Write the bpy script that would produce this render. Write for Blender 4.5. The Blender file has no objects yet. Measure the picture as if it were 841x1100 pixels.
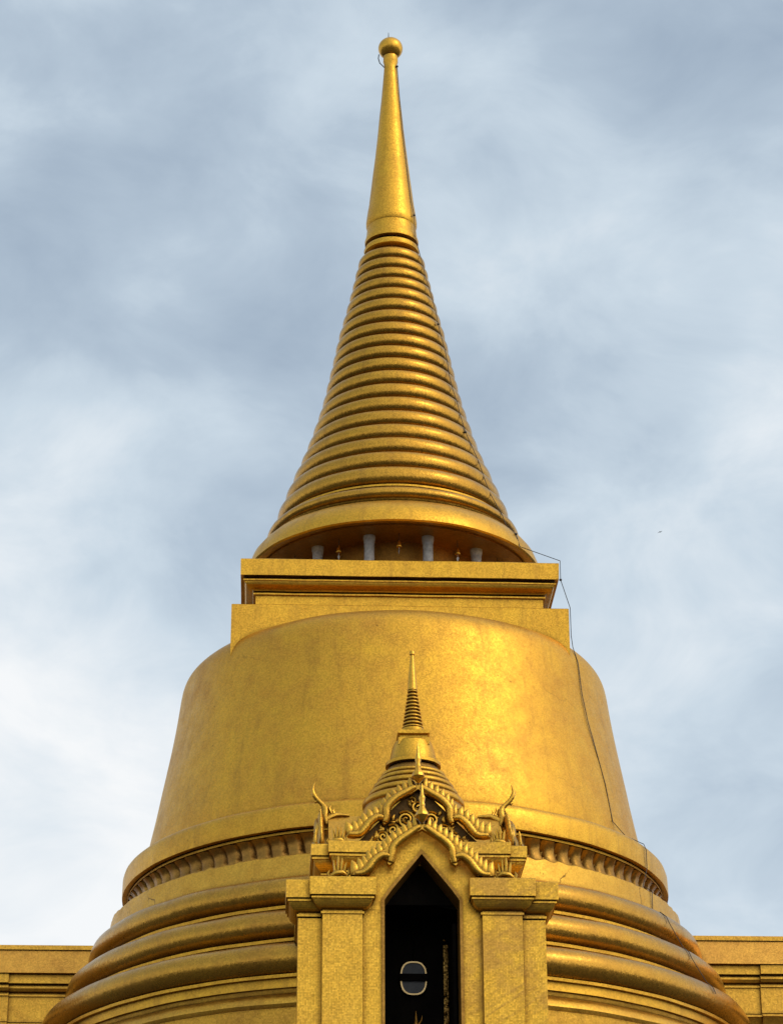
import bpy, bmesh, math, random
from math import sin, cos, pi, radians, sqrt, atan2
from mathutils import Vector, Matrix, noise
random.seed(7)
S = bpy.context.scene
COL = S.collection

# ------------------------------------------------------------------ camera
F_PX, TH, D, PSI, ROLL, CZ = 2800.0, radians(25), 56.0, .05, .005, 1.6
CAM = Vector((-D*sin(PSI), -D*cos(PSI), CZ))
A = PSI - .000607
FW = Vector((sin(A)*cos(TH), cos(A)*cos(TH), sin(TH)))
RT = Vector((cos(A), -sin(A), 0))
UP = RT.cross(FW)
cr, sr = cos(ROLL), sin(ROLL)
cx_, cy_ = RT*cr - UP*sr, RT*sr + UP*cr
cam = bpy.data.cameras.new('camera')
co = bpy.data.objects.new('camera', cam); COL.objects.link(co)
M = Matrix((cx_, cy_, -FW)).transposed().to_4x4(); M.translation = CAM
co.matrix_world = M
cam.sensor_fit = 'VERTICAL'; cam.sensor_height = 24; cam.lens = F_PX/1100*24
cam.clip_start = .5; cam.clip_end = 20000
S.camera = co

# ------------------------------------------------------------------ world and sun
SUN_AZ = radians(52)          # to the right of the front (-Y)
SUN_EL = radians(38)
SD = Vector((sin(SUN_AZ)*cos(SUN_EL), -cos(SUN_AZ)*cos(SUN_EL), sin(SUN_EL)))
w = bpy.data.worlds.new('World'); S.world = w; w.use_nodes = True
nt = w.node_tree; nt.nodes.clear()
class G:
    """tiny node-graph helper"""
    def __init__(s, t): s.t = t
    def n(s, kind, **kw):
        x = s.t.nodes.new(kind)
        for k, v in kw.items():
            if k.startswith('i_'):
                key = k[2:]; key = int(key) if key.isdigit() else key
                x.inputs[key].default_value = v
            else: setattr(x, k, v)
        return x
    def l(s, a, b): s.t.links.new(a, b)
    def math(s, op, a, b=None, clamp=False):
        x = s.n('ShaderNodeMath', operation=op, use_clamp=clamp)
        for i, v in enumerate((a, b)):
            if v is None: continue
            if isinstance(v, (int, float)): x.inputs[i].default_value = v
            else: s.l(v, x.inputs[i])
        return x.outputs[0]
    def vmath(s, op, a, b=None):
        x = s.n('ShaderNodeVectorMath', operation=op)
        for i, v in enumerate((a, b)):
            if v is None: continue
            if isinstance(v, (tuple, list)): x.inputs[i].default_value = v
            elif isinstance(v, (int, float)):
                x.inputs[3 if op == 'SCALE' else i].default_value = v
            else: s.l(v, x.inputs[i])
        return x.outputs[0]
    def noise(s, vec, scale, detail=4, rough=.55, dist=0):
        x = s.n('ShaderNodeTexNoise', i_Scale=scale, i_Detail=detail, i_Roughness=rough, i_Distortion=dist)
        s.l(vec, x.inputs['Vector']); return x.outputs['Fac']
    def ramp(s, fac, stops):
        x = s.n('ShaderNodeValToRGB'); r = x.color_ramp
        while len(r.elements) < len(stops): r.elements.new(.5)
        for e, (p, c) in zip(r.elements, stops):
            e.position = p; e.color = (*c, 1) if len(c) == 3 else c
        s.l(fac, x.inputs[0]); return x.outputs[0]
    def maprange(s, v, a, b, c=0, d=1):
        x = s.n('ShaderNodeMapRange', clamp=True)
        s.l(v, x.inputs[0])
        for i, q in enumerate((a, b, c, d)): x.inputs[i+1].default_value = q
        return x.outputs[0]
    def mix(s, fac, a, b, mode='MIX'):
        x = s.n('ShaderNodeMix', data_type='RGBA', blend_type=mode)
        for sock, v in ((x.inputs[0], fac), (x.inputs[6], a), (x.inputs[7], b)):
            if isinstance(v, (int, float)): sock.default_value = v
            elif isinstance(v, tuple): sock.default_value = (*v, 1)
            else: s.l(v, sock)
        return x.outputs[2]
g = G(nt)
tc = g.n('ShaderNodeTexCoord')
sky = g.n('ShaderNodeTexSky', sky_type='NISHITA', sun_disc=False, sun_elevation=SUN_EL,
          sun_rotation=atan2(SD.x, SD.y), air_density=1.0, dust_density=1.5, ozone_density=1.0)
bg1 = g.n('ShaderNodeBackground', i_Strength=.11); g.l(sky.outputs[0], bg1.inputs[0])
dirv = tc.outputs['Generated']
sep = g.n('ShaderNodeSeparateXYZ'); g.l(dirv, sep.inputs[0])
mp = g.n('ShaderNodeMapping'); g.l(dirv, mp.inputs[0])
mp.inputs['Scale'].default_value = (1, 1, 1.6); mp.inputs['Rotation'].default_value = (0, radians(-12), 0)
mp.inputs['Location'].default_value = (-3.97, 7.49, 4.78)
n1 = g.noise(mp.outputs[0], 4.8, 4, .48, .25)
n2 = g.noise(mp.outputs[0], 12, 6, .58, .45)
nn = g.math('ADD', g.math('MULTIPLY', n1, .64), g.math('MULTIPLY', n2, .36))
grad = g.maprange(sep.outputs[2], .20, .50, .185, -.015)
nn = g.math('ADD', nn, grad)
ccol = g.ramp(nn, [(.35, (.40, .495, .605)), (.47, (.485, .585, .69)), (.56, (.61, .71, .80)), (.64, (.76, .83, .89)), (.74, (.94, .96, .975))])
dt = g.n('ShaderNodeVectorMath', operation='DOT_PRODUCT'); g.l(dirv, dt.inputs[0]); dt.inputs[1].default_value = SD
glow = g.math('POWER', g.maprange(dt.outputs['Value'], .05, 1, 0, 1), 2.2)
bg2 = g.n('ShaderNodeBackground'); g.l(g.math('ADD', g.math('MULTIPLY', glow, 1.1), 1.0), bg2.inputs['Strength'])
ccol = g.mix(g.math('MULTIPLY', glow, .8, clamp=True), ccol, (.98, .92, .82)); g.l(ccol, bg2.inputs[0]); g.l(ccol, bg2.inputs[0])
mixs = g.n('ShaderNodeMixShader'); g.l(g.maprange(nn, .30, .50, .80, .97), mixs.inputs[0])
g.l(bg1.outputs[0], mixs.inputs[1]); g.l(bg2.outputs[0], mixs.inputs[2])
out = g.n('ShaderNodeOutputWorld'); g.l(mixs.outputs[0], out.inputs[0])

sl = bpy.data.lights.new('sun', 'SUN'); sl.energy = .45; sl.angle = radians(18); sl.color = (1, .94, .84)
so = bpy.data.objects.new('sun', sl); COL.objects.link(so)
so.rotation_euler = SD.to_track_quat('Z', 'Y').to_euler(); so.location = SD*200
S.cycles.max_bounces = 6; S.cycles.glossy_bounces = 4; S.cycles.diffuse_bounces = 2
S.view_settings.view_transform = 'Standard'; S.view_settings.look = 'None'
S.view_settings.exposure = 0; S.view_settings.gamma = 1

# ------------------------------------------------------------------ materials
def gold(name, yel=(.86, .52, .075), brn=(.60, .315, .055), tile=.028, jit=.12, rough=.40,
         mottle=.55, crack=0, streak=0, drip=.35, dots=.5, bump=.25, strokes=0, grid=0, crease_shade=.9, aod=.13):
    m = bpy.data.materials.new(name); m.use_nodes = True
    t = m.node_tree; t.nodes.clear(); g = G(t)
    P = g.n('ShaderNodeTexCoord').outputs['Object']
    big = g.noise(P, .42, 4, .6, .6)
    med = g.noise(P, 2.6, 4, .62)
    fine = g.noise(P, 14, 2, .6)
    fac = g.math('ADD', g.math('MULTIPLY', big, .6), g.math('MULTIPLY', med, .4))
    fac = g.maprange(fac, .5-.22, .5+.2, 0, 1)
    fac = g.math('MULTIPLY', fac, mottle)
    col = g.mix(fac, yel, brn)
    # mosaic tiles: one random value and tilt per small square
    snp = g.vmath('SNAP', g.vmath('ADD', P, (.0031, .0047, .0023)), (tile, tile, tile))
    wn = g.n('ShaderNodeTexWhiteNoise', noise_dimensions='3D'); g.l(snp, wn.inputs[0])
    val = g.maprange(wn.outputs[0], 0, 1, .83, 1.11)
    vv = g.n('ShaderNodeCombineColor')
    for i in range(3): g.l(val, vv.inputs[i])
    col = g.mix(1.0, col, vv.outputs[0], 'MULTIPLY')
    # rain drips running down
    mpn = g.n('ShaderNodeMapping'); g.l(P, mpn.inputs[0]); mpn.inputs['Scale'].default_value = (2.4, 2.4, .16)
    dr = g.maprange(g.noise(mpn.outputs[0], 1.6, 4, .65), .52, .78, 0, drip)
    col = g.mix(dr, col, (.26, .125, .03))
    # specks and pits
    if dots:
        vo = g.n('ShaderNodeTexVoronoi', i_Scale=3.2); g.l(P, vo.inputs['Vector'])
        dm = g.maprange(vo.outputs['Distance'], .055, .085, 1, 0)
        dm = g.math('MULTIPLY', dm, g.maprange(g.noise(P, 1.3, 2), .5, .6, 0, dots))
        col = g.mix(dm, col, (.06, .03, .01))
    bumph = g.math('ADD', g.math('MULTIPLY', med, .6), g.math('MULTIPLY', fine, .22))
    if crack:
        wv = g.vmath('ADD', P, g.vmath('SCALE', g.n('ShaderNodeTexNoise', i_Scale=1.7, i_Detail=5).outputs['Color'], .55))
        nz = [x for x in t.nodes if x.bl_idname == 'ShaderNodeTexNoise'][-1]; g.l(P, nz.inputs['Vector'])
        vc = g.n('ShaderNodeTexVoronoi', feature='DISTANCE_TO_EDGE', i_Scale=.55); g.l(wv, vc.inputs['Vector'])
        cm = g.maprange(vc.outputs['Distance'], .002, .008, 1, 0)
        cm = g.math('MULTIPLY', cm, g.maprange(g.noise(P, .9, 3), .52, .62, 0, crack))
        col = g.mix(cm, col, (.12, .06, .015))
        bumph = g.math('SUBTRACT', bumph, g.math('MULTIPLY', cm, .3))
    rgh = g.maprange(g.math('ADD', g.math('MULTIPLY', fine, .5), g.math('MULTIPLY', med, .5)), .3, .7, rough-.09, rough+.13)
    if strokes:   # diagonal trowel strokes where the leaf was brushed on, stronger on one side
        vr = g.n('ShaderNodeVectorRotate', rotation_type='Y_AXIS', i_Angle=radians(33)); g.l(P, vr.inputs[0])
        sm = g.n('ShaderNodeMapping'); g.l(vr.outputs[0], sm.inputs[0]); sm.inputs['Scale'].default_value = (1.1, 1, 9)
        st = g.noise(sm.outputs[0], 1.6, 5, .6)
        sx = g.n('ShaderNodeSeparateXYZ'); g.l(P, sx.inputs[0])
        side = g.maprange(sx.outputs[0], -.2, 1.4, .25, 1)
        sm2 = g.math('MULTIPLY', g.maprange(st, .48, .66, 0, strokes), side)
        pm = g.math('MULTIPLY', g.maprange(g.noise(P, 1.1, 5, .6, .4), .46, .60, 0, .75), side)
        col = g.mix(sm2, col, (.50, .27, .05)); col = g.mix(pm, col, (.52, .27, .055))
        bumph = g.math('ADD', bumph, g.math('MULTIPLY', g.math('MULTIPLY', st, side), .9))
    if grid:      # grout lines between tiles
        fr = g.vmath('FRACTION', g.vmath('DIVIDE', g.vmath('ADD', P, (100.0031, 100.0047, 100.0023)), (tile, tile, tile)))
        sp = g.n('ShaderNodeSeparateXYZ'); g.l(fr, sp.inputs[0])
        gx = g.math('LESS_THAN', sp.outputs[0], .22); gz = g.math('LESS_THAN', sp.outputs[2], .22)
        gm = g.math('MULTIPLY', g.math('MAXIMUM', gx, gz), grid)
        col = g.mix(gm, col, (.20, .10, .02))
    if crease_shade:     # occlusion shade painted dark into joints, creases and undersides
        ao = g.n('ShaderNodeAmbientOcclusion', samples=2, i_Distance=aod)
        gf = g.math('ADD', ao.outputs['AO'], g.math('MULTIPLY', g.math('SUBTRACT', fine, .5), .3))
        col = g.mix(g.maprange(gf, .38, .80, crease_shade, 0), col, (.055, .026, .008))
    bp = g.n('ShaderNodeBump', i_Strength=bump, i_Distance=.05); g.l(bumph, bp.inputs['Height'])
    dv = g.vmath('SCALE', g.vmath('SUBTRACT', wn.outputs[1], (.5, .5, .5)), jit)
    nv = g.vmath('NORMALIZE', g.vmath('ADD', bp.outputs[0], dv))
    b = g.n('ShaderNodeBsdfPrincipled', i_Metallic=.93)
    g.l(col, b.inputs['Base Color']); g.l(rgh, b.inputs['Roughness']); g.l(nv, b.inputs['Normal'])
    o = g.n('ShaderNodeOutputMaterial'); g.l(b.outputs[0], o.inputs[0])
    return m

def plain(name, c1, c2, scale=4, rough=.7, metal=0, bump=.2):
    m = bpy.data.materials.new(name); m.use_nodes = True
    t = m.node_tree; t.nodes.clear(); g = G(t)
    P = g.n('ShaderNodeTexCoord').outputs['Object']
    n = g.noise(P, scale, 6, .6)
    b = g.n('ShaderNodeBsdfPrincipled', i_Metallic=metal, i_Roughness=rough)
    g.l(g.ramp(n, [(.3, c1), (.7, c2)]), b.inputs['Base Color'])
    bp = g.n('ShaderNodeBump', i_Strength=bump, i_Distance=.03); g.l(n, bp.inputs['Height']); g.l(bp.outputs[0], b.inputs['Normal'])
    o = g.n('ShaderNodeOutputMaterial'); g.l(b.outputs[0], o.inputs[0])
    return m

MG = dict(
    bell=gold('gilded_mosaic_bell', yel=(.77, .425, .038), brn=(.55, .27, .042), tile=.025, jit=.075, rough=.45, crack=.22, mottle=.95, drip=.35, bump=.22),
    ring=gold('gilded_mosaic_rings', yel=(.60, .315, .036), brn=(.43, .21, .03), tile=.025, jit=.07, rough=.27, mottle=.85, drip=.5, dots=.35, aod=.18, crease_shade=.75),
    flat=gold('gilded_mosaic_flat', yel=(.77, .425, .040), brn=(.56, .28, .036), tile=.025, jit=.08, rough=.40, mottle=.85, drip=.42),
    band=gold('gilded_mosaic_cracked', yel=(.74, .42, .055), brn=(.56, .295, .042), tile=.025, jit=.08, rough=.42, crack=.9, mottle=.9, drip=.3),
    torus=gold('gilded_mosaic_torus', yel=(.62, .335, .042), brn=(.43, .205, .033), tile=.029, jit=.08, rough=.28, mottle=.9, drip=.3, grid=.22, aod=.34, crease_shade=.95),
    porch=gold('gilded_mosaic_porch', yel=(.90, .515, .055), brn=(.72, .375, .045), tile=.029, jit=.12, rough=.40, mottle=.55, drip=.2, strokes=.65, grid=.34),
    orn=gold('gilded_ornament', yel=(.80, .44, .048), brn=(.50, .25, .038), tile=.02, jit=.05, rough=.30, mottle=.7, drip=.2, dots=0, crease_shade=1.0, aod=.2),
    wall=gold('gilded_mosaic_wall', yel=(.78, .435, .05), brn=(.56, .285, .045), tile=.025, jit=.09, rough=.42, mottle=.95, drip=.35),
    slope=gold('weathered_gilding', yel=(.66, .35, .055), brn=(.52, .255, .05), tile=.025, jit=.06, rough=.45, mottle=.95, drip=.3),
    dark=gold('dark_gold', yel=(.50, .26, .045), brn=(.27, .135, .03), tile=.03, jit=.08, rough=.5, mottle=.8, drip=.5, crease_shade=0),  # darker gold for soffit, cores, roofs and door frame
    petal=gold('dark_gold_petals', yel=(.46, .24, .042), brn=(.24, .115, .025), tile=.02, jit=.07, rough=.36, mottle=.95, drip=.45),  # darker gold for the petal rows
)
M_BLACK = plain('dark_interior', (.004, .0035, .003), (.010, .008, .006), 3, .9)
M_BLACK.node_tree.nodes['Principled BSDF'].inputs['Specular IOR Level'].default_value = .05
M_STONE = plain('grey_column_stone', (.24, .24, .235), (.46, .455, .44), 12, .8)
M_CABLE = plain('dark_cable', (.02, .016, .012), (.05, .04, .03), 20, .6)
M_GLASS = plain('dim_glass', (.028, .030, .031), (.05, .052, .053), 5, .5)
M_RIM = plain('pale_gilt_rim', (.62, .42, .17), (.72, .51, .23), 8, .35, .6)
M_PAVE = plain('pale_paving', (.045, .042, .038), (.08, .074, .066), .6, .8)
M_BIRD = plain('dark_feathers', (.02, .02, .022), (.05, .05, .055), 30, .8)
M_TYMP = gold('dark_tympanum', yel=(.09, .05, .015), brn=(.04, .02, .008), tile=.02, jit=.05, rough=.5, dots=0, crease_shade=0)

# ------------------------------------------------------------------ object helpers
def empty(name, loc, label, cat, group=None):
    o = bpy.data.objects.new(name, None); COL.objects.link(o); o.location = loc
    o.empty_display_size = .3; o['label'] = label; o['category'] = cat
    if group: o['group'] = group
    return o
def root_of(o):
    while o.parent: o = o.parent
    return o
def build(name, V, Fc, mat, parent=None, smooth=25, label=None, off=None):
    o_ = off if off is not None else (root_of(parent).location if parent else Vector((0, 0, 0)))
    me = bpy.data.meshes.new(name)
    me.from_pydata([tuple(Vector(v)-o_) for v in V], [], Fc)
    bm = bmesh.new(); bm.from_mesh(me)
    bmesh.ops.recalc_face_normals(bm, faces=bm.faces[:]); bm.to_mesh(me); bm.free()
    if smooth is not None:
        me.polygons.foreach_set('use_smooth', [True]*len(me.polygons))
        me.set_sharp_from_angle(angle=radians(smooth))
    me.materials.append(mat)
    ob = bpy.data.objects.new(name, me); COL.objects.link(ob)
    if parent: ob.parent = parent
    else: ob.location = o_
    if label: ob['label'] = label
    return ob
class MB:
    def __init__(s): s.V = []; s.F = []
    def add(s, V, Fc):
        b = len(s.V); s.V += [Vector(v) for v in V]; s.F += [tuple(i+b for i in f) for f in Fc]; return s
    def box(s, x0, x1, y0, y1, z0, z1):
        V = [(x, y, z) for z in (z0, z1) for y in (y0, y1) for x in (x0, x1)]
        return s.add(V, [(0, 2, 3, 1), (4, 5, 7, 6), (0, 1, 5, 4), (2, 6, 7, 3), (0, 4, 6, 2), (1, 3, 7, 5)])
    def lathe(s, prof, seg=128, c=(0, 0), wob=.0, fr=1.2, close=False, mod=None, cap=True):
        n = len(prof); V = []; Fc = []
        for i in range(seg):
            a = 2*pi*i/seg
            for j, (r, z) in enumerate(prof):
                rr = r
                zz = z
                if wob:
                    q = Vector((r*cos(a)*fr, r*sin(a)*fr, z*fr))
                    rr += wob*noise.noise(q); zz += wob*.8*noise.noise(q+Vector((31, 7, 3)))
                if mod: rr, zz = mod(a, j, rr, zz)
                V.append((c[0]+rr*sin(a), c[1]-rr*cos(a), zz))
        m = n if close else n-1
        for i in range(seg):
            k = (i+1) % seg
            for j in range(m):
                Fc.append((i*n+j, k*n+j, k*n+(j+1) % n, i*n+(j+1) % n))
        if cap and not close:
            Fc.append(tuple(i*n for i in range(seg))); Fc.append(tuple(i*n+n-1 for i in range(seg)))
        return s.add(V, Fc)
    def loft(s, rings, cap=True):
        """rings: list of equally long point loops"""
        n = len(rings[0]); V = [p for r in rings for p in r]; Fc = []
        for j in range(len(rings)-1):
            for i in range(n):
                k = (i+1) % n
                Fc.append((j*n+i, j*n+k, (j+1)*n+k, (j+1)*n+i))
        if cap: Fc.append(tuple(range(n))); Fc.append(tuple((len(rings)-1)*n+i for i in range(n)))
        return s.add(V, Fc)
    def rect(s, prof, cx, cy, sub=20, wob=.012):
        """prof: (half x, half y, z); sides are subdivided and slightly uneven"""
        R = []
        for hx, hy, z in prof:
            cs = [(-hx, -hy), (hx, -hy), (hx, hy), (-hx, hy)]; loop = []
            for i in range(4):
                (xa, ya), (xb, yb) = cs[i], cs[(i+1) % 4]
                for k in range(sub):
                    t = k/sub; x, y = xa+(xb-xa)*t, ya+(yb-ya)*t
                    q = Vector((x*1.3, y*1.3, z*1.5))
                    loop.append((cx+x+wob*noise.noise(q), cy+y+wob*noise.noise(q+Vector((9, 2, 5))), z+wob*.8*noise.noise(Vector((x*1.7, y*1.7, 3.3)))))
            R.append(loop)
        return s.loft(R)
    def tube(s, pts, rad, seg=6):
        pts = [Vector(p) for p in pts]; R = []
        if not isinstance(rad, (list, tuple)): rad = [rad]*len(pts)
        for i, p in enumerate(pts):
            d = (pts[min(i+1, len(pts)-1)]-pts[max(i-1, 0)]).normalized()
            u = d.orthogonal().normalized() if i == 0 else (u - d*u.dot(d)).normalized()
            v = d.cross(u)
            R.append([p+(u*cos(2*pi*k/seg)+v*sin(2*pi*k/seg))*rad[i] for k in range(seg)])
        return s.loft(R)
    def build(s, *a, **k): return build(a[0], s.V, s.F, *a[1:], **k)
def arc(rc, zc, rx, rz, a0, a1, n=10):
    return [(rc+rx*cos(radians(a0+(a1-a0)*i/n)), zc+rz*sin(radians(a0+(a1-a0)*i/n))) for i in range(n+1)]

# ------------------------------------------------------------------ setting
gm = MB(); R_ = 3000
gm.add([(-R_, -R_, 0), (R_, -R_, 0), (R_, R_, 0), (-R_, R_, 0)], [(0, 1, 2, 3)])
gr = gm.build('ground', M_PAVE); gr['kind'] = 'structure'
tm = MB(); tm.rect([(12, 12, 0.004), (12, 12, 9.2), (12.15, 12.15, 9.3), (12.15, 12.15, 9.6), (11.9, 11.9, 9.7)], 0, 0)
te = tm.build('terrace', M_PAVE, smooth=None); te['kind'] = 'structure'
TZ = 9.7

# ------------------------------------------------------------------ the stupa
st = empty('golden_stupa', (0, 0, TZ), 'huge golden bell-shaped stupa with ringed tapering spire, filling the picture', 'stupa')
# ball and tip
ZB = 40.925
MB().lathe([(.02, ZB-.285)]+arc(0, ZB, .315, .295, -78, 88, 16), 48).build('finial_ball', MG['orn'], st, smooth=40)
MB().tube([(-.05, 0, ZB+.26), (-.05, 0, ZB+.50)], [.016, .006], 6).build('lightning_rod', M_CABLE, st)
MB().lathe([(.14, 40.28), (.165, 40.30), (.175, 40.47), (.19, 40.50), (.185, 40.66), (.10, 40.70)], 40).build('finial_collar', MG['orn'], st, smooth=35)
MB().tube([(-.30, -.02, 40.72), (-.315, -.02, 40.60), (-.28, -.03, 40.45), (-.21, -.05, 40.36), (-.17, -.06, 40.30)], .013, 6).build('cable_loop', M_CABLE, st)
pli = [(.55, 35.50), (.60, 35.49), (.628, 35.55), (.630, 35.66), (.615, 35.80), (.592, 35.98), (.565, 36.15), (.474, 36.98), (.40, 37.65), (.329, 38.35), (.285, 38.85), (.248, 39.27), (.205, 39.8), (.165, 40.30)]
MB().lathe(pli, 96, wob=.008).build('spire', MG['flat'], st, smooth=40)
MB().lathe([(.50, 35.02), (.66, 35.02), (.668, 35.10), (.63, 35.22), (.615, 35.36), (.60, 35.50)], 96, wob=.006).build('spire_collar', MG['flat'], st, smooth=35)
MB().lathe([(.5, 34.72), (.62, 34.72), (.675, 34.76), (.69, 34.83), (.66, 34.90), (.56, 34.91), (.5, 35.03)], 96, wob=.006).build('collar_ring', MG['flat'], st, smooth=40)
RINGS = [(0.687, 34.405, 0.112), (0.76, 34.085, 0.123), (0.834, 33.76, 0.116), (0.883, 33.444, 0.13), (0.961, 33.097, 0.13), (1.046, 32.741, 0.137), (1.134, 32.37, 0.143), (1.24, 31.995, 0.133), (1.302, 31.639, 0.15), (1.369, 31.27, 0.144), (1.411, 30.901, 0.164), (1.495, 30.496, 0.16), (1.589, 30.091, 0.16), (1.691, 29.676, 0.168), (1.873, 29.232, 0.152), (2.003, 28.817, 0.169), (2.16, 28.369, 0.174), (2.352, 27.908, 0.169), (2.52, 27.424, 0.208)]
# smooth the measured radii a little so the outline runs as one sweep
RS = []
for i, (r, z, p) in enumerate(RINGS):
    lo, hi = max(0, i-2), min(len(RINGS), i+3)
    if i in (0, len(RINGS)-1): RS.append(r); continue
    xs = [RINGS[k][1] for k in range(lo, hi)]; ys = [RINGS[k][0] for k in range(lo, hi)]
    mx = sum(xs)/len(xs); my = sum(ys)/len(ys)
    b = sum((x-mx)*(y-my) for x, y in zip(xs, ys))/sum((x-mx)**2 for x in xs)
    RS.append(my+b*(z-mx))
core = []
for i, (r, z, p) in enumerate(RINGS):
    rc = RS[i]
    zt = RINGS[i-1][1] if i else z+.33
    zb = RINGS[i+1][1] if i < len(RINGS)-1 else 26.95
    up, dn = (zt-z)*.5, (z-zb)*.5
    p = (up+dn)*.36; rc += (up+dn)*.06
    prof = [(rc-.22, z-dn*1.02)] + arc(rc, z, p, dn*.99, -88, 0, 7) + arc(rc, z, p*1.0, up*.97, 0, 86, 7)[1:] + [(rc-.2, z+up)]
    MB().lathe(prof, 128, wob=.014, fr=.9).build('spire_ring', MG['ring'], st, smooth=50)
    core.append((rc-.12, z))
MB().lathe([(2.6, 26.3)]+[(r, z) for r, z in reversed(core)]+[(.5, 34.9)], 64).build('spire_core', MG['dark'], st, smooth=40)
# two thin fillets below the lowest rings
MB().lathe([(2.5, 27.11), (2.71, 27.11), (2.71, 27.155), (2.5, 27.16)], 128, wob=.01).build('fillet', MG['flat'], st)
MB().lathe([(2.55, 26.66), (2.93, 26.66), (2.945, 26.70)]+arc(2.79, 26.87, .185, .16, -60, 88, 8)+[(2.5, 27.05)], 128, wob=.012).build('spire_ring', MG['ring'], st, smooth=40)
# canopy drum
MB().lathe([(2.0, 26.01), (3.2, 25.95), (3.38, 25.92), (3.42, 25.95), (3.41, 26.07), (3.33, 26.28), (3.20, 26.45), (3.07, 26.57), (2.98, 26.62), (2.5, 26.66)], 160, wob=.012).build('canopy', MG['flat'], st, smooth=35)
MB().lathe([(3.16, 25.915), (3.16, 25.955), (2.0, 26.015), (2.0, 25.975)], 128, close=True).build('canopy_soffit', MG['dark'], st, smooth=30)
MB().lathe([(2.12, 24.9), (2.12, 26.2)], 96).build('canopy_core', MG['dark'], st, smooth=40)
# twelve grey columns under the canopy
def column_mesh(cx, cy):
    b = MB()
    b.lathe([(.155, 24.90), (.155, 25.02), (.132, 25.05), (.122, 25.12), (.116, 25.64), (.112, 25.66), (.122, 25.69), (.122, 25.73), (.115, 25.74), (.132, 25.81), (.135, 25.85), (.142, 25.86), (.142, 25.97)], 10, (cx, cy))
    return b
for k in range(12):
    a = radians(15+30*k)
    column_mesh(2.55*sin(a), -2.55*cos(a)).build('column', M_STONE, st, smooth=50)
# square throne (a little shallower than it is wide)
TD, TU = .40, .215
def throne(name, prof):
    MB().rect([(h*1.012, h-TD, z+TU) for h, z in prof], 0, 0).build(name, MG['flat'], st)
throne('throne_moulding', [(3.15, 23.4), (3.15, 24.12), (3.2, 24.13), (3.2, 24.165), (3.10, 24.17), (3.10, 24.205), (3.20, 24.21), (3.215, 24.235), (3.25, 24.255), (3.315, 24.275), (3.36, 24.30), (3.385, 24.34), (3.39, 24.375), (3.42, 24.38), (3.42, 24.41), (3.31, 24.412), (3.31, 24.47), (3.40, 24.475)])
throne('throne_cornice', [(3.3, 24.474), (3.48, 24.48), (3.485, 24.86), (3.47, 24.875), (2.0, 24.88)])
MB().rect([(3.71, 3.13, 22.74), (3.71, 3.13, 23.96), (3.695, 3.115, 23.975), (3.0, 2.6, 24.0)], 0, 0).build('throne_base', MG['flat'], st)
# bell
bellp = [(5.50, 18.72), (5.47, 19.1), (5.40, 19.47), (5.31, 19.92), (5.225, 20.38), (5.135, 20.85), (5.05, 21.33), (4.985, 21.75), (4.93, 22.14), (4.885, 22.5), (4.852, 22.74), (4.82, 22.89), (4.765, 23.03), (4.68, 23.15), (4.55, 23.26), (4.35, 23.36), (4.0, 23.44), (3.2, 23.5)]
# subdivide the bell profile for an evenly curved wall
bp2 = []
for i in range(len(bellp)-1):
    p0 = bellp[max(i-1, 0)]; p1 = bellp[i]; p2 = bellp[i+1]; p3 = bellp[min(i+2, len(bellp)-1)]
    for k in range(3):
        t = k/3
        bp2.append(tuple(.5*((2*p1[d])+(-p0[d]+p2[d])*t+(2*p0[d]-5*p1[d]+4*p2[d]-p3[d])*t*t+(-p0[d]+3*p1[d]-3*p2[d]+p3[d])*t**3) for d in (0, 1)))
bp2.append(bellp[-1])
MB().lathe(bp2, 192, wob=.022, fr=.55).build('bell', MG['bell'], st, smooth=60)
MB().lathe([(5.86, 18.10), (5.86, 18.055), (5.97, 18.05), (6.012, 18.06), (6.018, 18.10), (6.012, 18.44), (5.985, 18.53), (5.93, 18.585), (5.85, 18.62), (5.3, 18.78)], 192, wob=.015).build('bell_lip', MG['flat'], st, smooth=40)
MB().lathe([(5.70, 18.0), (5.90, 17.985), (5.90, 18.03), (5.84, 18.035), (5.84, 18.11), (5.7, 18.11)], 192, wob=.008).build('fillet', MG['flat'], st, smooth=30)
# lotus petals under the lip
NP = 100; sub = 12
pp = [(5.70, 17.44), (5.80, 17.47), (5.83, 17.55), (5.80, 17.66), (5.78, 17.78), (5.82, 17.90), (5.885, 17.975), (5.7, 17.99)]
amp = [0, .08, .14, .14, .13, .11, .08, 0]
def petal(a, j, r, z):
    t = (a*NP/(2*pi) + .09*(j-3)) % 1.0
    return r - amp[j]*(1-abs(sin(pi*t)))**3.2 + .012*noise.noise(Vector((a*40, z*3, 0))), z
MB().lathe(pp, NP*sub, mod=petal).build('lotus_petal_band', MG['petal'], st, smooth=60)
# cracked plain band
def jag(a, j, r, z):
    if j in (2, 3): z += .035*noise.noise(Vector((a*30, 2, 1))) + .025*noise.noise(Vector((a*90, 5, 1)))
    return r + .02*noise.noise(Vector((a*9, z*2, 4))), z
MB().lathe([(6.30, 16.80), (6.285, 17.0), (6.245, 17.40), (6.21, 17.43), (5.6, 17.45)], 360, mod=jag).build('plain_band', MG['band'], st, smooth=30)
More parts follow.
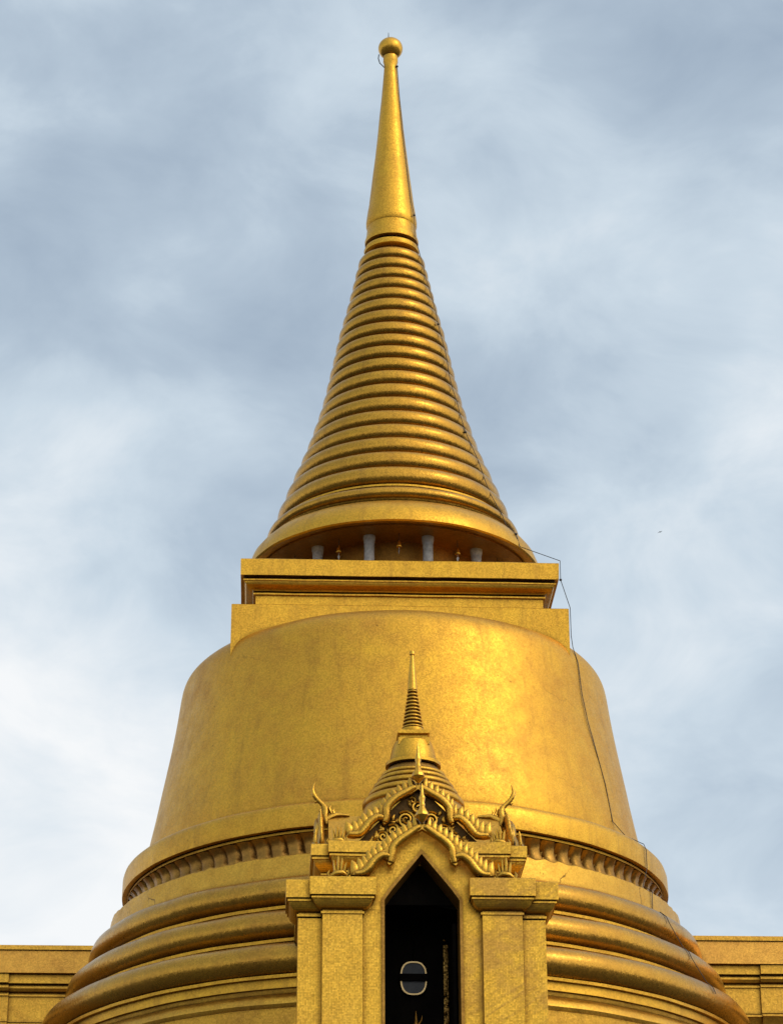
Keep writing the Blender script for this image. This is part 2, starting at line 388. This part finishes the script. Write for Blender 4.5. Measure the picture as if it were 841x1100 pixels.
# three big torus mouldings
for (r, z, rx, ru, rd) in ((6.345, 16.585, .345, .34, .335), (6.815, 15.77, .345, .33, .33), (7.295, 14.955, .362, .34, .35)):
    prof = [(r-.25, z-rd)] + arc(r, z, rx, rd, -90, 0, 12) + arc(r, z, rx, ru, 0, 90, 12)[1:] + [(r-.5, z+ru+.005)]
    MB().lathe(prof, 192, wob=.022, fr=.8).build('torus_moulding', MG['torus'], st, smooth=50)
    zb = z-rd
    MB().lathe([(r-.35, zb-.20), (r+.14, zb-.20), (r+.14, zb-.03), (r+.215, zb-.02), (r+.22, zb+.04), (r+.15, zb+.06), (r+.15, zb+.12), (r-.2, zb+.13)], 192, wob=.012).build('fillet', MG['flat'], st)
MB().lathe([(7.9, 9.70), (7.9, 10.4), (7.55, 10.5), (7.55, 13.93), (7.56, 13.98), (7.50, 14.0), (7.53, 14.08), (7.50, 14.18), (7.42, 14.27), (7.35, 14.31), (7.36, 14.33), (7.36, 14.46), (7.0, 14.47)], 192, wob=.02).build('base', MG['wall'], st, smooth=30)

# lightning cable down the right side of the spire and the bell
az = radians(54)
def P_(r, z, a=az, o=.02): return Vector(((r+o)*sin(a), -(r+o)*cos(a), z))
pts = []
for r, z in ((.18, 40.3), (.25, 39.27), (.33, 38.35), (.474, 36.98), (.565, 36.15), (.655, 35.68), (.665, 35.1)): pts.append(P_(r, z))
for i, (r, z, p) in enumerate(RINGS):
    rr = RS[i]
    q = .19 if i > 2 else .15
    pts.append(P_(rr+q, z, az + .02*sin(i*1.7)))
pts += [P_(2.97, 26.87), P_(3.07, 26.59), P_(3.33, 26.29), P_(3.42, 25.95)]
pts += [Vector((3.56, -3.11, 25.125)), Vector((3.555, -3.12, 24.66)), Vector((3.74, -3.16, 23.97)), Vector((3.74, -3.165, 23.3))]
for (r, z) in ((4.74, 23.16), (4.86, 22.75), (4.95, 22.0), (5.05, 21.33), (5.14, 20.8), (5.31, 19.92), (5.47, 19.05)): pts.append(P_(r, z, radians(53.5) + (.012*sin(z*2.1) - .03*(21.5-z)/2.5)*(-1)))
pts += [P_(5.62, 18.78, radians(57.5)), P_(5.97, 18.58, radians(59)), P_(6.02, 18.45, radians(59)), P_(6.02, 18.05, radians(59)), P_(6.0, 17.6, radians(57)), P_(6.25, 17.43, radians(56)), P_(6.30, 16.95, radians(55))]
for (r, z, q) in ((6.345, 16.585, .35), (6.815, 15.77, .35), (7.295, 14.955, .365)):
    pts += [P_(r+q*cos(radians(b)), z+q*.97*sin(radians(b)), radians(54.5)) for b in (62, 34, 8)]
cb = empty('lightning_cable', pts[-1], 'thin dark lightning cable hanging down the right side of the golden spire and bell', 'cable')
MB().tube(pts, .0085, 5).build('wire', M_CABLE, cb, smooth=60)
for i in (0, 5, 13, 21, 28, 31):
    p = pts[i]
    MB().lathe([(.004, p.z-.03), (.03, p.z-.015), (.03, p.z+.015), (.004, p.z+.03)], 8, (p.x, p.y)).build('clamp', M_CABLE, cb)

# ------------------------------------------------------------------ wind bells between the columns
def wind_bell(name, label):
    e = empty(name, (0, 0, 0), label, 'wind bell', 'small wind bells under the canopy')
    MB().lathe([(.062, 0), (.066, .01), (.050, .05), (.043, .09), (.028, .125), (.012, .145), (.008, .17)], 16).build('bell_cup', MG['orn'], e, smooth=50)
    MB().tube([(0, 0, .16), (0, 0, .36)], .006, 5).build('hook', M_CABLE, e)
    b = MB(); b.tube([(0, 0, .05), (.0, 0, -.06)], .004, 4)
    b.add([(0, .0, -.05), (.035, .004, -.09), (.0, .008, -.19), (-.03, .004, -.10)], [(0, 1, 2, 3)])
    b.build('clapper_leaf', M_STONE, e)
    return e
proto = None
names = ['leftmost', 'second from left', 'middle', 'second from right', 'rightmost']
for i, ang in enumerate((-60, -30, 0, 30, 60)):
    lab = f'golden wind bell under the canopy, {names[i]} of the five'
    if proto is None: o = proto = wind_bell('wind_bell', lab)
    else:
        o = proto.copy(); COL.objects.link(o); o['label'] = lab
        for ch in list(proto.children):
            c = ch.copy(); COL.objects.link(c); c.parent = o
    a = radians(ang); o.location = (2.68*sin(a), -2.68*cos(a), 25.60); o.rotation_euler = (0, 0, random.uniform(0, 3))

# ------------------------------------------------------------------ entrance porch
po = empty('entrance_porch', (0, -8.6, TZ), 'golden entrance porch with flamed gables and a tall dark pointed doorway', 'porch')
PC = (0, -7.4)
ZF0, ZF1 = 15.27, 15.625      # lower cornice fascia
def shape_wall(name, outline, hole, y0, y1, mat, parent, **k):
    """extruded wall in XZ with an open-bottomed hole: outline and hole are left-half chains from bottom to top centre"""
    full_o = outline + [(-x, z) for x, z in reversed(outline[:-1])]
    full_h = hole + [(-x, z) for x, z in reversed(hole[:-1])]
    n = len(full_o); V = []; Fc = []
    for y in (y0, y1):
        V += [(x, y, z) for x, z in full_o] + [(x, y, z) for x, z in full_h]
    N = 2*n
    for i in range(n-1):
        Fc += [(i, i+1, n+i+1, n+i), (N+i, N+i+1, N+n+i+1, N+n+i), (i, i+1, N+i+1, N+i), (n+i, n+i+1, N+n+i+1, N+n+i)]
    Fc += [(0, n, N+n, N), (n-1, 2*n-1, N+2*n-1, N+n-1)]
    return build(name, V, Fc, mat, parent, **k)
# wall around the door: vertices paired outline/hole
shape_wall('door_wall', [(-1.30, TZ), (-1.30, 15.64), (-1.27, 15.67), (0, 16.70)], [(-.74, TZ), (-.74, 15.30), (-.60, 15.52), (0, 16.26)], -9.86, -9.30, MG['porch'], po)
shape_wall('door_frame', [(-.738, TZ), (-.738, 15.305), (-.59, 15.52), (0, 16.255)], [(-.685, TZ), (-.685, 15.285), (-.545, 15.485), (0, 16.165)], -9.90, -9.27, MG['dark'], po)
# chamber behind the door, its gloom painted as near-black walls and front panel
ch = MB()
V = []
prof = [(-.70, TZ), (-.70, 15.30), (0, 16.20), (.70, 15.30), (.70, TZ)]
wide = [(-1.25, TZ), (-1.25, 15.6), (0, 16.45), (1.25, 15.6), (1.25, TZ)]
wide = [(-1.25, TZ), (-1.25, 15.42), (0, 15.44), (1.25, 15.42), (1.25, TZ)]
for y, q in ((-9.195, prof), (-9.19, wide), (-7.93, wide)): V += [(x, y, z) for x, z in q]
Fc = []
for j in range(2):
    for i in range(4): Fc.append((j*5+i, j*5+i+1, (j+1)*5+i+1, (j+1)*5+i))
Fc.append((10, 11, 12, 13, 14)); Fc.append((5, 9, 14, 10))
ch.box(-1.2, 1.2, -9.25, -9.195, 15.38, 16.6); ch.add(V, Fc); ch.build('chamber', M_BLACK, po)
# open door leaf with gilt edge, right side
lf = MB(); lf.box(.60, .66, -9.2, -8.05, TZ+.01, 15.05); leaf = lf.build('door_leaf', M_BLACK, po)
ed = MB()
ed.box(.50, .585, -8.10, -8.045, TZ+.01, 14.95)
for k in range(60):
    z = TZ+.2+k*.087
    if int(k/8) % 2 and k % 2: ed.lathe([(.004, z-.03), (.03, z-.02), (.036, z), (.03, z+.02), (.004, z+.03)], 8, (.543+.02*(-1)**(k//2), -8.11))
ed.build('gilt_edge', gold('carved_gilt', yel=(.55, .32, .07), brn=(.10, .05, .015), tile=.025, jit=.5, rough=.35, mottle=1.0, dots=0), leaf)
# pilasters and cornices
def cornice(y, z0=ZF0, z1=ZF1): pass
def profile_block(name, x0, x1, yf, yb, prof, mat):
    """moulded block whose front and both ends step out by prof = [(overhang, z)]"""
    R = []
    for o, z in prof:
        R.append([(x0-o, yf-o, z), (x1+o, yf-o, z), (x1+o, yb, z), (x0-o, yb, z)])
    b = MB(); b.loft(R); return b.build(name, mat, po)
CP = [(0, 14.98), (.012, 14.985), (.03, 14.99), (.03, 15.03), (.0, 15.035), (.0, 15.06), (.05, 15.075), (.10, 15.105), (.145, 15.15), (.17, 15.20), (.18, 15.225), (.205, 15.23), (.205, 15.262), (.17, 15.265), (.17, 15.285), (.235, 15.29), (.238, 15.61), (.225, 15.625), (-.05, 15.63)]
for s in (-1, 1):
    a, b = sorted((s*1.09, s*1.815))
    MB().box(a, b, -9.99, -9.5, TZ, 14.985).build('pilaster', MG['porch'], po)
    profile_block('pilaster_cornice', a, b, -9.985, -9.45, CP, MG['porch'])
    a, b = sorted((s*1.815, s*2.255)); a2, b2 = sorted((s*1.70, s*2.225))
    MB().box(a2 if s > 0 else -2.255, 2.255 if s > 0 else b2, -9.81, -8.9, TZ, 14.95).build('outer_pilaster', MG['porch'], po)
    profile_block('outer_cornice', *sorted((s*1.5, s*2.245)), -9.805, -8.95, [(o, z-.012) for o, z in CP], MG['porch'])
    # body set back a little on the flank
    MB().box(*sorted((s*1.4, s*2.12)), -8.95, -6.3, TZ, 14.95).build('side_wall', MG['porch'], po)
    profile_block('side_cornice', *sorted((s*1.3, s*2.10)), -8.94, -6.3, [(o*.8, z-.03) for o, z in CP], MG['porch'])
# lower roof slab over the cornices and vestibule roof
MB().rect([(2.2, 1.40, 15.50), (2.2, 1.40, 15.66), (1.95, 1.3, 15.72)], 0, -7.75).build('lower_roof', MG['porch'], po)
# attic storey with cross-shaped cornice
UP_ = [(0, 15.6), (0, 16.02), (.03, 16.025), (.03, 16.06), (.0, 16.065), (.05, 16.10), (.12, 16.16), (.16, 16.23), (.17, 16.28), (.20, 16.285), (.20, 16.32), (.17, 16.325), (.17, 16.345), (.22, 16.35), (.222, 16.565), (.21, 16.575), (-.1, 16.58)]
def block4(name, hx, hy, prof, mat, cy=-7.4, dz=0):
    b = MB(); b.rect([(hx+o, hy+o, z+dz) for o, z in prof], 0, cy); return b.build(name, mat, po)
block4('attic', 1.48, 1.76, UP_, MG['porch'])
block4('attic', 1.80, 1.55, UP_, MG['porch'], dz=-.004)
# roofs: two crossing ridges (front-back and side-side)
def roof(half_w, zb, zr, y0, y1, axis):
    prof = []
    for i in range(9):
        t = i/8; prof.append((-half_w*(1-t), zb+(zr-zb)*(t**1.15)))
    prof = prof + [(-x, z) for x, z in reversed(prof[:-1])]
    R = []
    for y in (y0, y1):
        if axis == 'y': R.append([(x, y, z) for x, z in prof])
        else: R.append([(y, -7.4+x, z) for x, z in prof])
    return MB().loft(R)
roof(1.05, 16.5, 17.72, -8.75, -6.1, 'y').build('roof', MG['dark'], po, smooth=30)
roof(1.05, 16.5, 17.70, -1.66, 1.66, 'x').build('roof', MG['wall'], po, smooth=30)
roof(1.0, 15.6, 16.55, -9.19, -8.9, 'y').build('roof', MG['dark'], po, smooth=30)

# gables: bargeboard, flame leaves, finial, feet
LOW = [(808, 366), (720, 428), (660, 462), (590, 512), (560, 552), (500, 586), (450, 634), (410, 684), (360, 702), (346, 728), (400, 736), (450, 730), (490, 694), (520, 645), (553, 610), (577, 626), (576, 650), (594, 664), (626, 640), (636, 610), (630, 562), (658, 524), (720, 474), (808, 420)]
UPG = [(765, 118), (700, 160), (640, 198), (580, 240), (545, 290), (520, 330), (460, 345), (400, 396), (360, 446), (305, 456), (290, 484), (340, 492), (390, 486), (440, 442), (470, 396), (506, 370), (530, 376), (529, 396), (545, 408), (572, 384), (582, 345), (578, 310), (600, 268), (660, 226), (720, 198), (765, 166)]
LOWA = [[(790, 398), (720, 450), (660, 494), (620, 540), (608, 592), (598, 640)], [(596, 600), (548, 594), (500, 626), (460, 680), (420, 712), (370, 716)]]
UPGA = [[(745, 148), (680, 188), (610, 232), (562, 290), (556, 345), (546, 390)], [(538, 358), (495, 355), (450, 390), (415, 436), (380, 468), (310, 471)]]
def to_xz(poly, cxp, mpp, ztop):
    y0 = poly[0][1]
    return [((x-cxp)*mpp, ztop-(y-y0)*mpp*1.02) for x, y in poly]
def relief(chain, thick, inset, depth):
    """left half of a board (closed by the centre line) -> mirrored solid with a chamfered front"""
    from mathutils.geometry import tessellate_polygon
    n = len(chain)
    area = sum(chain[i][0]*chain[(i+1) % n][1]-chain[(i+1) % n][0]*chain[i][1] for i in range(n))
    sg = 1 if area > 0 else -1
    ins = []
    for i in range(n):
        p0, p1, p2 = (Vector(chain[k % n]) for k in (i-1, i, i+1))
        a, b = (p1-p0).normalized(), (p2-p1).normalized()
        na, nb = Vector((-a.y, a.x))*sg, Vector((-b.y, b.x))*sg
        m = (na+nb); m = m/max(m.length_squared/2, .6)
        q = p1+m*inset
        if abs(p1.x) < 1e-4: q.x = 0
        ins.append(q)
    tri = tessellate_polygon([[Vector((p[0], p[1], 0)) for p in ins]])
    V, Fc = [], []
    for s in (1, -1):
        b = len(V)
        V += [Vector((s*x, 0, z)) for x, z in chain]+[Vector((s*x, -thick, z)) for x, z in chain]+[Vector((s*q.x, -thick-depth, q.y)) for q in ins]
        for i in range(n):
            k = (i+1) % n
            if abs(chain[i][0]) < 1e-4 and abs(chain[k][0]) < 1e-4: continue
            Fc += [(b+i, b+k, b+n+k, b+n+i), (b+n+i, b+n+k, b+2*n+k, b+2*n+i)]
        Fc += [tuple(b+2*n+i for i in t) for t in tri] + [tuple(b+i for i in t) for t in tri]
    return V, Fc
def leaf_mesh(b, base, d, size, yd, xf):
    """teardrop flame leaf: base point, direction in XZ, curled a little"""
    seg, nr = 8, 6
    side = Vector((d.z, 0, -d.x)); R = []
    wd = [.36, .50, .52, .44, .28, .05]
    for j in range(nr):
        t = j/(nr-1)
        c = base + d*(size*t) + side*(size*.16*sin(t*2.2)*xf)
        R.append([c+side*(cos(2*pi*k/seg)*wd[j]*size*.62)+Vector((0, 1, 0))*(sin(2*pi*k/seg)*wd[j]*yd) for k in range(seg)])
    b.loft(R)
def xf_points(V, rot):
    if rot == 0: return V
    c, s = cos(rot), sin(rot); o = Vector((0, -7.4, 0))
    return [Vector(((v.x-o.x)*c-(v.y-o.y)*s+o.x, (v.x-o.x)*s+(v.y-o.y)*c+o.y, v.z)) for v in V]
def smooth_pts(P, n=5):
    P = [Vector(p) for p in P]; out = []
    for i in range(len(P)-1):
        p0, p1, p2, p3 = P[max(i-1, 0)], P[i], P[i+1], P[min(i+2, len(P)-1)]
        for k in range(n):
            t = k/n
            out.append(.5*((2*p1)+(p2-p0)*t+(2*p0-5*p1+4*p2-p3)*t*t+(3*p1-p0-3*p2+p3)*t**3))
    return out+[P[-1]]
def gable(chain_px, arms, cxp, mpp, ztop, yf, rot=0, nleaf=13, lk=1.0):
    half = to_xz(chain_px, cxp, mpp, ztop)
    V, Fc = relief(half, .10, .016, .02)
    V = [v+Vector((0, yf+.10, 0)) for v in V]
    board = build('gable_board', xf_points(V, rot), Fc, MG['orn'], po, smooth=40)
    # raised serpent body running along both arms of the board
    for arm in arms:
        pts_ = to_xz([chain_px[0]]+arm, cxp, mpp, ztop)[1:]
        for m in (1, -1):
            b = MB(); sp = smooth_pts([(x*m, yf-.01, z) for x, z in pts_], 6); k = len(sp)-1
            b.tube(sp, [mpp*(15+13*sin(pi*(.12+.8*i/k)))*(1+(.09 if i % 2 else -.07)) for i in range(k+1)], 8)
            build('serpent_body', xf_points(b.V, rot), b.F, MG['orn'], board, smooth=60)
    # flame leaves along the upper edge
    k0 = [i for i, p in enumerate(half) if p[0] == min(q[0] for q in half)][0]
    edge = [Vector((x, 0, z)) for x, z in half[:k0]]
    L = [0]
    for a, b in zip(edge, edge[1:]): L.append(L[-1]+(b-a).length)
    def ev(s):
        for i in range(len(edge)-1):
            if s <= L[i+1]:
                t = (s-L[i])/(L[i+1]-L[i]); return edge[i].lerp(edge[i+1], t)
        return edge[-1]
    gen = (edge[-1]-edge[0]).normalized(); nor = Vector((gen.z, 0, -gen.x))
    if nor.z < 0: nor = -nor
    for i in range(nleaf):
        s = L[-1]*(.10+.90*i/(nleaf-1))
        p = ev(s); d = (nor*.62+Vector((0, 0, 1))*.75).normalized()
        sz = mpp*74*lk*(1.0 if i < nleaf-2 else 1.15)
        for m in (1, -1):
            b = MB()
            leaf_mesh(b, p-d*sz*.35, d, sz*1.3, .11, 1)
            VV = [Vector((v.x*m, v.y+yf+.045, v.z)) for v in b.V]
            build('flame_leaf', xf_points(VV, rot), b.F, MG['orn'], board, smooth=60)
    return board
def spike(z, y, h, rot=0, wid=.115):
    b = MB()
    b.lathe([(.015, z-.16), (wid*.62, z-.10), (wid*1.05, z-.02), (wid*1.0, z+.03), (wid*.62, z+.10), (wid*.42, z+.15), (wid*.50, z+.19), (wid*.36, z+.23), (wid*.50, z+.30), (wid*.50, z+.34), (wid*.32, z+h*.62), (.008, z+h)], 8, (0, y))
    return build('gable_finial', xf_points(b.V, rot), b.F, MG['orn'], po, smooth=35)
def naga(x, y, z, s, sc=1.0, rot=0):
    """upright crest of several narrow pointed heads on a curled foot"""
    b = MB()
    for (dx, h, lean, r) in ((-.10, .26, -.03, .026), (-.045, .34, -.01, .03), (.015, .38, .0, .03), (.07, .30, .03, .026)):
        p0 = Vector((x+dx*sc*s, y, z+.05*sc))
        b.tube([p0, p0+Vector((0, -.02, h*.35*sc)), p0+Vector((lean*s*.6, -.01, h*.75*sc)), p0+Vector((lean*s*1.2, 0, h*sc))], [r*sc*1.1, r*sc*1.25, r*sc*.9, .005], 6)
    b.tube([Vector((x-.15*sc*s, y, z+.05*sc)), Vector((x-.06*sc*s, y-.03, z+.10*sc)), Vector((x+.06*sc*s, y-.03, z+.08*sc)), Vector((x+.16*sc*s, y, z+.02*sc))], [.03*sc, .06*sc, .065*sc, .04*sc], 8)
    b.tube([Vector((x+.16*sc*s, y, z+.02*sc)), Vector((x+.20*sc*s, y-.01, z+.09*sc)), Vector((x+.17*sc*s, y-.02, z+.15*sc))], [.04*sc, .03*sc, .008], 6)
    b.tube([Vector((x-.13*sc*s, y, z+.02*sc)), Vector((x-.18*sc*s, y-.01, z+.10*sc)), Vector((x-.17*sc*s, y-.01, z+.20*sc))], [.035*sc, .028*sc, .006], 6)
    return build('naga_finial', xf_points(b.V, rot), b.F, MG['orn'], po, smooth=50)
gable(LOW, LOWA, 808, .002813, 16.705, -10.13, 0, 13)
gable(UPG, UPGA, 765, .002888, 17.86, -8.98, 0, 13)
spike(16.82, -10.20, .60)
spike(17.98, -9.05, .66)
for s in (-1, 1):
    naga(s*1.52, -10.06, 15.63, s, 1.0); naga(s*1.52, -9.05, 16.58, s, .95)
# side gables, seen edge-on
for rot in (-pi/2, pi/2):
    gable(UPG, UPGA, 765, .00262, 17.66, -7.4-1.86, rot, 13)
    for s in (-1, 1): naga(s*1.36, -7.4-1.92, 16.58, s, .95, rot)
    # swan-neck horn on the side ridge
    b = MB(); y0 = -7.4
    hp = [(-1.68, 17.50, .09), (-1.73, 17.66, .09), (-1.715, 17.82, .07), (-1.76, 17.92, .05), (-1.87, 18.03, .045), (-1.945, 18.14, .044), (-1.965, 18.25, .030), (-1.925, 18.38, .009)]
    sp = smooth_pts([(r, y0+x, z) for x, z, r in hp], 4)
    b.tube([Vector((0, p.y, p.z)) for p in sp], [p.x*(1.1 if i % 2 else .95) for i, p in enumerate(sp)], 8)
    for (yy, zz, l) in ((-1.80, 17.72, .15), (-1.80, 17.60, .17), (-1.62, 17.78, .14), (-1.55, 17.74, .12)):
        b.tube([Vector((.0, y0+yy+.03, zz-.04)), Vector((.02, y0+yy-.02, zz+l*.5)), Vector((0, y0+yy+.01, zz+l))], [.035, .03, .004], 6)
    b.tube([Vector((0, y0-1.86, 18.02)), Vector((0, y0-1.92, 17.97)), Vector((0, y0-1.95, 18.0))], [.035, .025, .006], 6)
    b.tube([Vector((0, y0-1.68, 17.62)), Vector((0, y0-1.5, 17.72)), Vector((0, y0-1.25, 17.71))], [.09, .06, .03], 8)
    build('roof_horn', xf_points(b.V, rot), b.F, MG['orn'], po, smooth=50)
# tympanum of the upper gable with scrolls, dark back
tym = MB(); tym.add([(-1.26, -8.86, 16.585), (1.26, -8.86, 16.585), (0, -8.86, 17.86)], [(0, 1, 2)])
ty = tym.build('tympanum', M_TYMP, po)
def scroll(cx, cz, r, turns, d, y=-8.90, rad=.034):
    pts = []
    for i in range(int(turns*14)+1):
        t = i/14; q = r*(1-t/(turns*1.12))
        pts.append(Vector((cx+d*q*cos(2*pi*t+.8), y-.02*t/turns*2, cz+q*sin(2*pi*t+.8))))
    b = MB(); b.tube(pts, [rad*(1-.4*i/len(pts)) for i in range(len(pts))], 6); return b
for cx, cz, r, tn in ((0, 17.38, .13, 1.4), (.23, 17.14, .18, 2.3), (.47, 16.93, .13, 1.6), (.66, 16.80, .11, 1.5), (.80, 16.70, .07, 1.2), (.13, 16.88, .13, 1.6), (.33, 16.75, .10, 1.4), (.10, 17.52, .07, 1.1), (.52, 16.70, .08, 1.2)):
    for d in ((1, -1) if cx > 0 else (1,)):
        scroll(cx*d, cz, r, tn, d).build('scroll', MG['orn'], ty, smooth=60)
for i in range(84):
    s = random.uniform(-1, 1); z = 16.66+random.random()*(1-abs(s))*1.0
    b = MB(); a = random.uniform(.3, 2.8); leaf_mesh(b, Vector((s*.95, -8.885, z)), Vector((cos(a), 0, sin(a))), random.uniform(.10, .17), .045, random.choice((-1, 1)))
    b.build('scroll_leaf', MG['orn'], ty, smooth=60)
# small stupa on the roof crossing
zs = lambda y: 21.171 - (y-700)*.01985 + (y-700)**2*0.0000024
sm = MB().lathe([(1.02, 17.0), (1.02, 17.70), (.98, 17.80)], 96, PC).build('small_stupa', MG['flat'], po, smooth=30)
prof = []
for (r, z, q) in ((.92, 17.92, .10), (.83, 18.10, .075), (.745, 18.25, .07), (.665, 18.385, .06), (.60, 18.50, .05)):
    b = MB(); b.lathe([(r-.2, z-q)]+arc(r, z, q*.8, q*.95, -90, 90, 8)+[(r-.2, z+q)], 96, PC, wob=.006); b.build('base_ring', MG['flat'], sm, smooth=45)
MB().lathe([(.97, 17.78), (.97, 17.84), (.80, 17.9), (.76, 18.02), (.68, 18.18), (.6, 18.33), (.50, 18.52)], 64, PC).build('base_core', MG['dark'], sm, smooth=30)
MB().lathe([(.46, 18.46), (.53, 18.48), (.54, 18.58), (.50, 18.66), (.40, 18.67)], 96, PC).build('lotus_ring', MG['petal'], sm, smooth=30)
MB().lathe([(.40, 18.66), (.50, 18.70), (.545, 18.71), (.545, 18.775), (.475, 18.80), (.455, 18.90), (.43, 19.02), (.405, 19.12), (.375, 19.20), (.30, 19.24), (.2, 19.25)], 96, PC).build('small_bell', MG['flat'], sm, smooth=40)
MB().rect([(.305, .305, 19.10), (.305, .305, 19.245), (.27, .27, 19.25), (.27, .27, 19.29), (.30, .30, 19.32), (.315, .315, 19.33), (.315, .315, 19.40), (.2, .2, 19.41)], *PC).build('small_throne', MG['flat'], sm)
MB().lathe([(.235, 19.40), (.24, 19.44), (.225, 19.50), (.20, 19.51)], 64, PC).build('spire_foot', MG['flat'], sm, smooth=30)
nrr = 11
for i in range(nrr):
    t = i/(nrr-1); z = 19.535+t*.77; r = .212-.112*t**.9; q = .036
    b = MB(); b.lathe([(r-.06, z-q)]+arc(r-.018, z, .022, q*.62, -80, 80, 6)+[(r-.06, z+q)], 48, PC); b.build('small_ring', MG['orn'], sm, smooth=45)
MB().lathe([(.15, 19.48), (.165, 19.53), (.055, 20.33)], 32, PC).build('ring_core', MG['dark'], sm)
MB().lathe([(.06, 20.32), (.098, 20.34), (.098, 20.36), (.088, 20.5), (.044, 21.02), (.036, 21.09), (.055, 21.10), (.058, 21.15), (.045, 21.18), (.01, 21.19)], 32, PC).build('small_spire', MG['orn'], sm, smooth=35)

# ------------------------------------------------------------------ oval panel in the doorway
YP = -8.0
pn = empty('oval_panel', (-.06, YP, 14.33), 'small gold rimmed oval panel with grey glass, crossed by a black bar inside the doorway', 'panel')
def oval(hx, hz, n=40, p=2.7):
    return [(math.copysign(abs(cos(2*pi*i/n))**(2/p), cos(2*pi*i/n))*hx, math.copysign(abs(sin(2*pi*i/n))**(2/p), sin(2*pi*i/n))*hz) for i in range(n)]
ocx, ocz = -.06, 14.33
o1, o2 = oval(.248, .321), oval(.221, .294)
b = MB(); n = len(o1)
V = [(ocx+x, YP-.03, ocz+z) for x, z in o1]+[(ocx+x, YP-.03, ocz+z) for x, z in o2]+[(ocx+x, YP+.02, ocz+z) for x, z in o1]+[(ocx+x, YP+.02, ocz+z) for x, z in o2]
Fc = []
for i in range(n):
    k = (i+1) % n
    Fc += [(i, k, n+k, n+i), (2*n+i, 2*n+k, 3*n+k, 3*n+i), (i, k, 2*n+k, 2*n+i), (n+i, n+k, 3*n+k, 3*n+i)]
b.add(V, Fc); b.build('rim', M_RIM, pn)
b = MB(); b.loft([[(ocx+x, YP-.005, ocz+z) for x, z in oval(.217, .29)], [(ocx+x, YP+.01, ocz+z) for x, z in oval(.217, .29)]]); b.build('glass', M_GLASS, pn)
MB().box(ocx-.262, ocx+.262, YP-.07, YP-.035, ocz-.055, ocz+.075).build('bar', M_BLACK, pn)
MB().tube([(ocx, YP+.005, ocz+.32), (ocx, YP+.005, 16.2)], .01, 5).build('hanger', M_BLACK, pn)

# gilt tip of an altar piece, just showing at the foot of the picture
af = empty('altar_finial', (-.03, -8.2, TZ), 'dull gilt finial tip at the bottom of the dark doorway under the oval panel', 'finial')
MB().lathe([(.22, TZ), (.22, TZ+.1), (.06, TZ+.2), (.05, 13.2), (.09, 13.25)], 16, (-.03, -8.2)).build('stand', M_BLACK, af, smooth=40)
MB().lathe([(.085, 13.25), (.10, 13.30), (.05, 13.36), (.06, 13.40), (.035, 13.45), (.025, 13.52), (.004, 13.66)], 12, (-.03, -8.2)).build('tip', MG['dark'], af, smooth=40)
b = MB(); b.tube([(.02, -8.22, 13.40), (.07, -8.23, 13.48), (.085, -8.23, 13.57)], [.02, .014, .004], 6); b.build('leaf', MG['dark'], af, smooth=50)

# ------------------------------------------------------------------ gilded side walls
def side_wall(name, s, yf, label):
    e = empty(name, (s*9, yf+.6, TZ), label, 'wall')
    ztop = 17.30
    # (out, z): moulding profile; out is how far the face stands proud
    mp_ = [(0, TZ), (0, 15.02), (.06, 15.05), (.06, 15.10), (.0, 15.11), (.02, 15.22), (.10, 15.36), (.13, 15.42), (.16, 15.43), (.16, 15.47), (.02, 15.475), (.02, 15.52), (.05, 15.525), (.05, 16.08), (.09, 16.085), (.09, 16.12), (.03, 16.125), (.03, 16.16), (.11, 16.19), (.15, 16.25), (.14, 16.30), (.06, 16.305), (.06, 16.345), (.20, 16.35), (.20, 16.54), (.19, 16.55)]
    for (x0, x1, o, nm) in ((5.0, 8.42 if s < 0 else 7.86, 0, 'inner_bay'), (8.42 if s < 0 else 7.86, 14, .07, 'outer_bay')):
        R = []
        for q, z in mp_:
            xa, xb = x0, x1
            R.append([(s*xa, yf-q-o, z), (s*xb, yf-q-o, z), (s*xb, yf+1.2, z), (s*xa, yf+1.2, z)])
        MB().loft(R).build(nm, MG['wall'], e)
    b = MB(); b.loft([[(s*5, yf-.20-.12, 16.552), (s*14.2, yf-.20-.12, 16.552), (s*14.2, yf+1.2, 16.552), (s*5, yf+1.2, 16.552)],
             [(s*5, yf-.10, 17.12), (s*14.2, yf-.10, 17.12), (s*14.2, yf+1.2, 17.12), (s*5, yf+1.2, 17.12)]])
    b.build('sloping_top', MG['slope'], e)
    b = MB(); b.box(*sorted((s*5, s*14.2)), yf-.13, yf+1.2, 17.121, 17.22); b.build('coping', MG['wall'], e)
    return e
side_wall('gilded_wall', -1, .45, 'moulded golden wall running out to the left behind the round stupa base')
side_wall('gilded_wall', 1, -.76, 'moulded golden wall running out to the right behind the round stupa base')

# ------------------------------------------------------------------ far bird
px, py = 708.5, 571.5
d = (FW + cx_*((px-420.5)/F_PX) + cy_*((550-py)/F_PX)).normalized()
bp_ = CAM + d*250
bd = MB()
bd.tube([(bp_.x-.10, bp_.y, bp_.z), (bp_.x-.03, bp_.y, bp_.z+.01), (bp_.x+.06, bp_.y, bp_.z+.01), (bp_.x+.12, bp_.y, bp_.z+.03)], [.015, .05, .045, .01], 8)
for sx, hz in ((-1, -.10), (1, .12)):
    bd.add([(bp_.x+sx*.03, bp_.y-.05, bp_.z+.02), (bp_.x+sx*.03, bp_.y+.05, bp_.z+.02), (bp_.x+sx*.24, bp_.y+.05, bp_.z+hz), (bp_.x+sx*.2, bp_.y-.05, bp_.z+hz*.8)], [(0, 1, 2, 3)])
bo = bd.build('bird', M_BIRD, off=bp_)
bo['label'] = 'tiny dark bird far away in the sky right of the spire'; bo['category'] = 'bird'
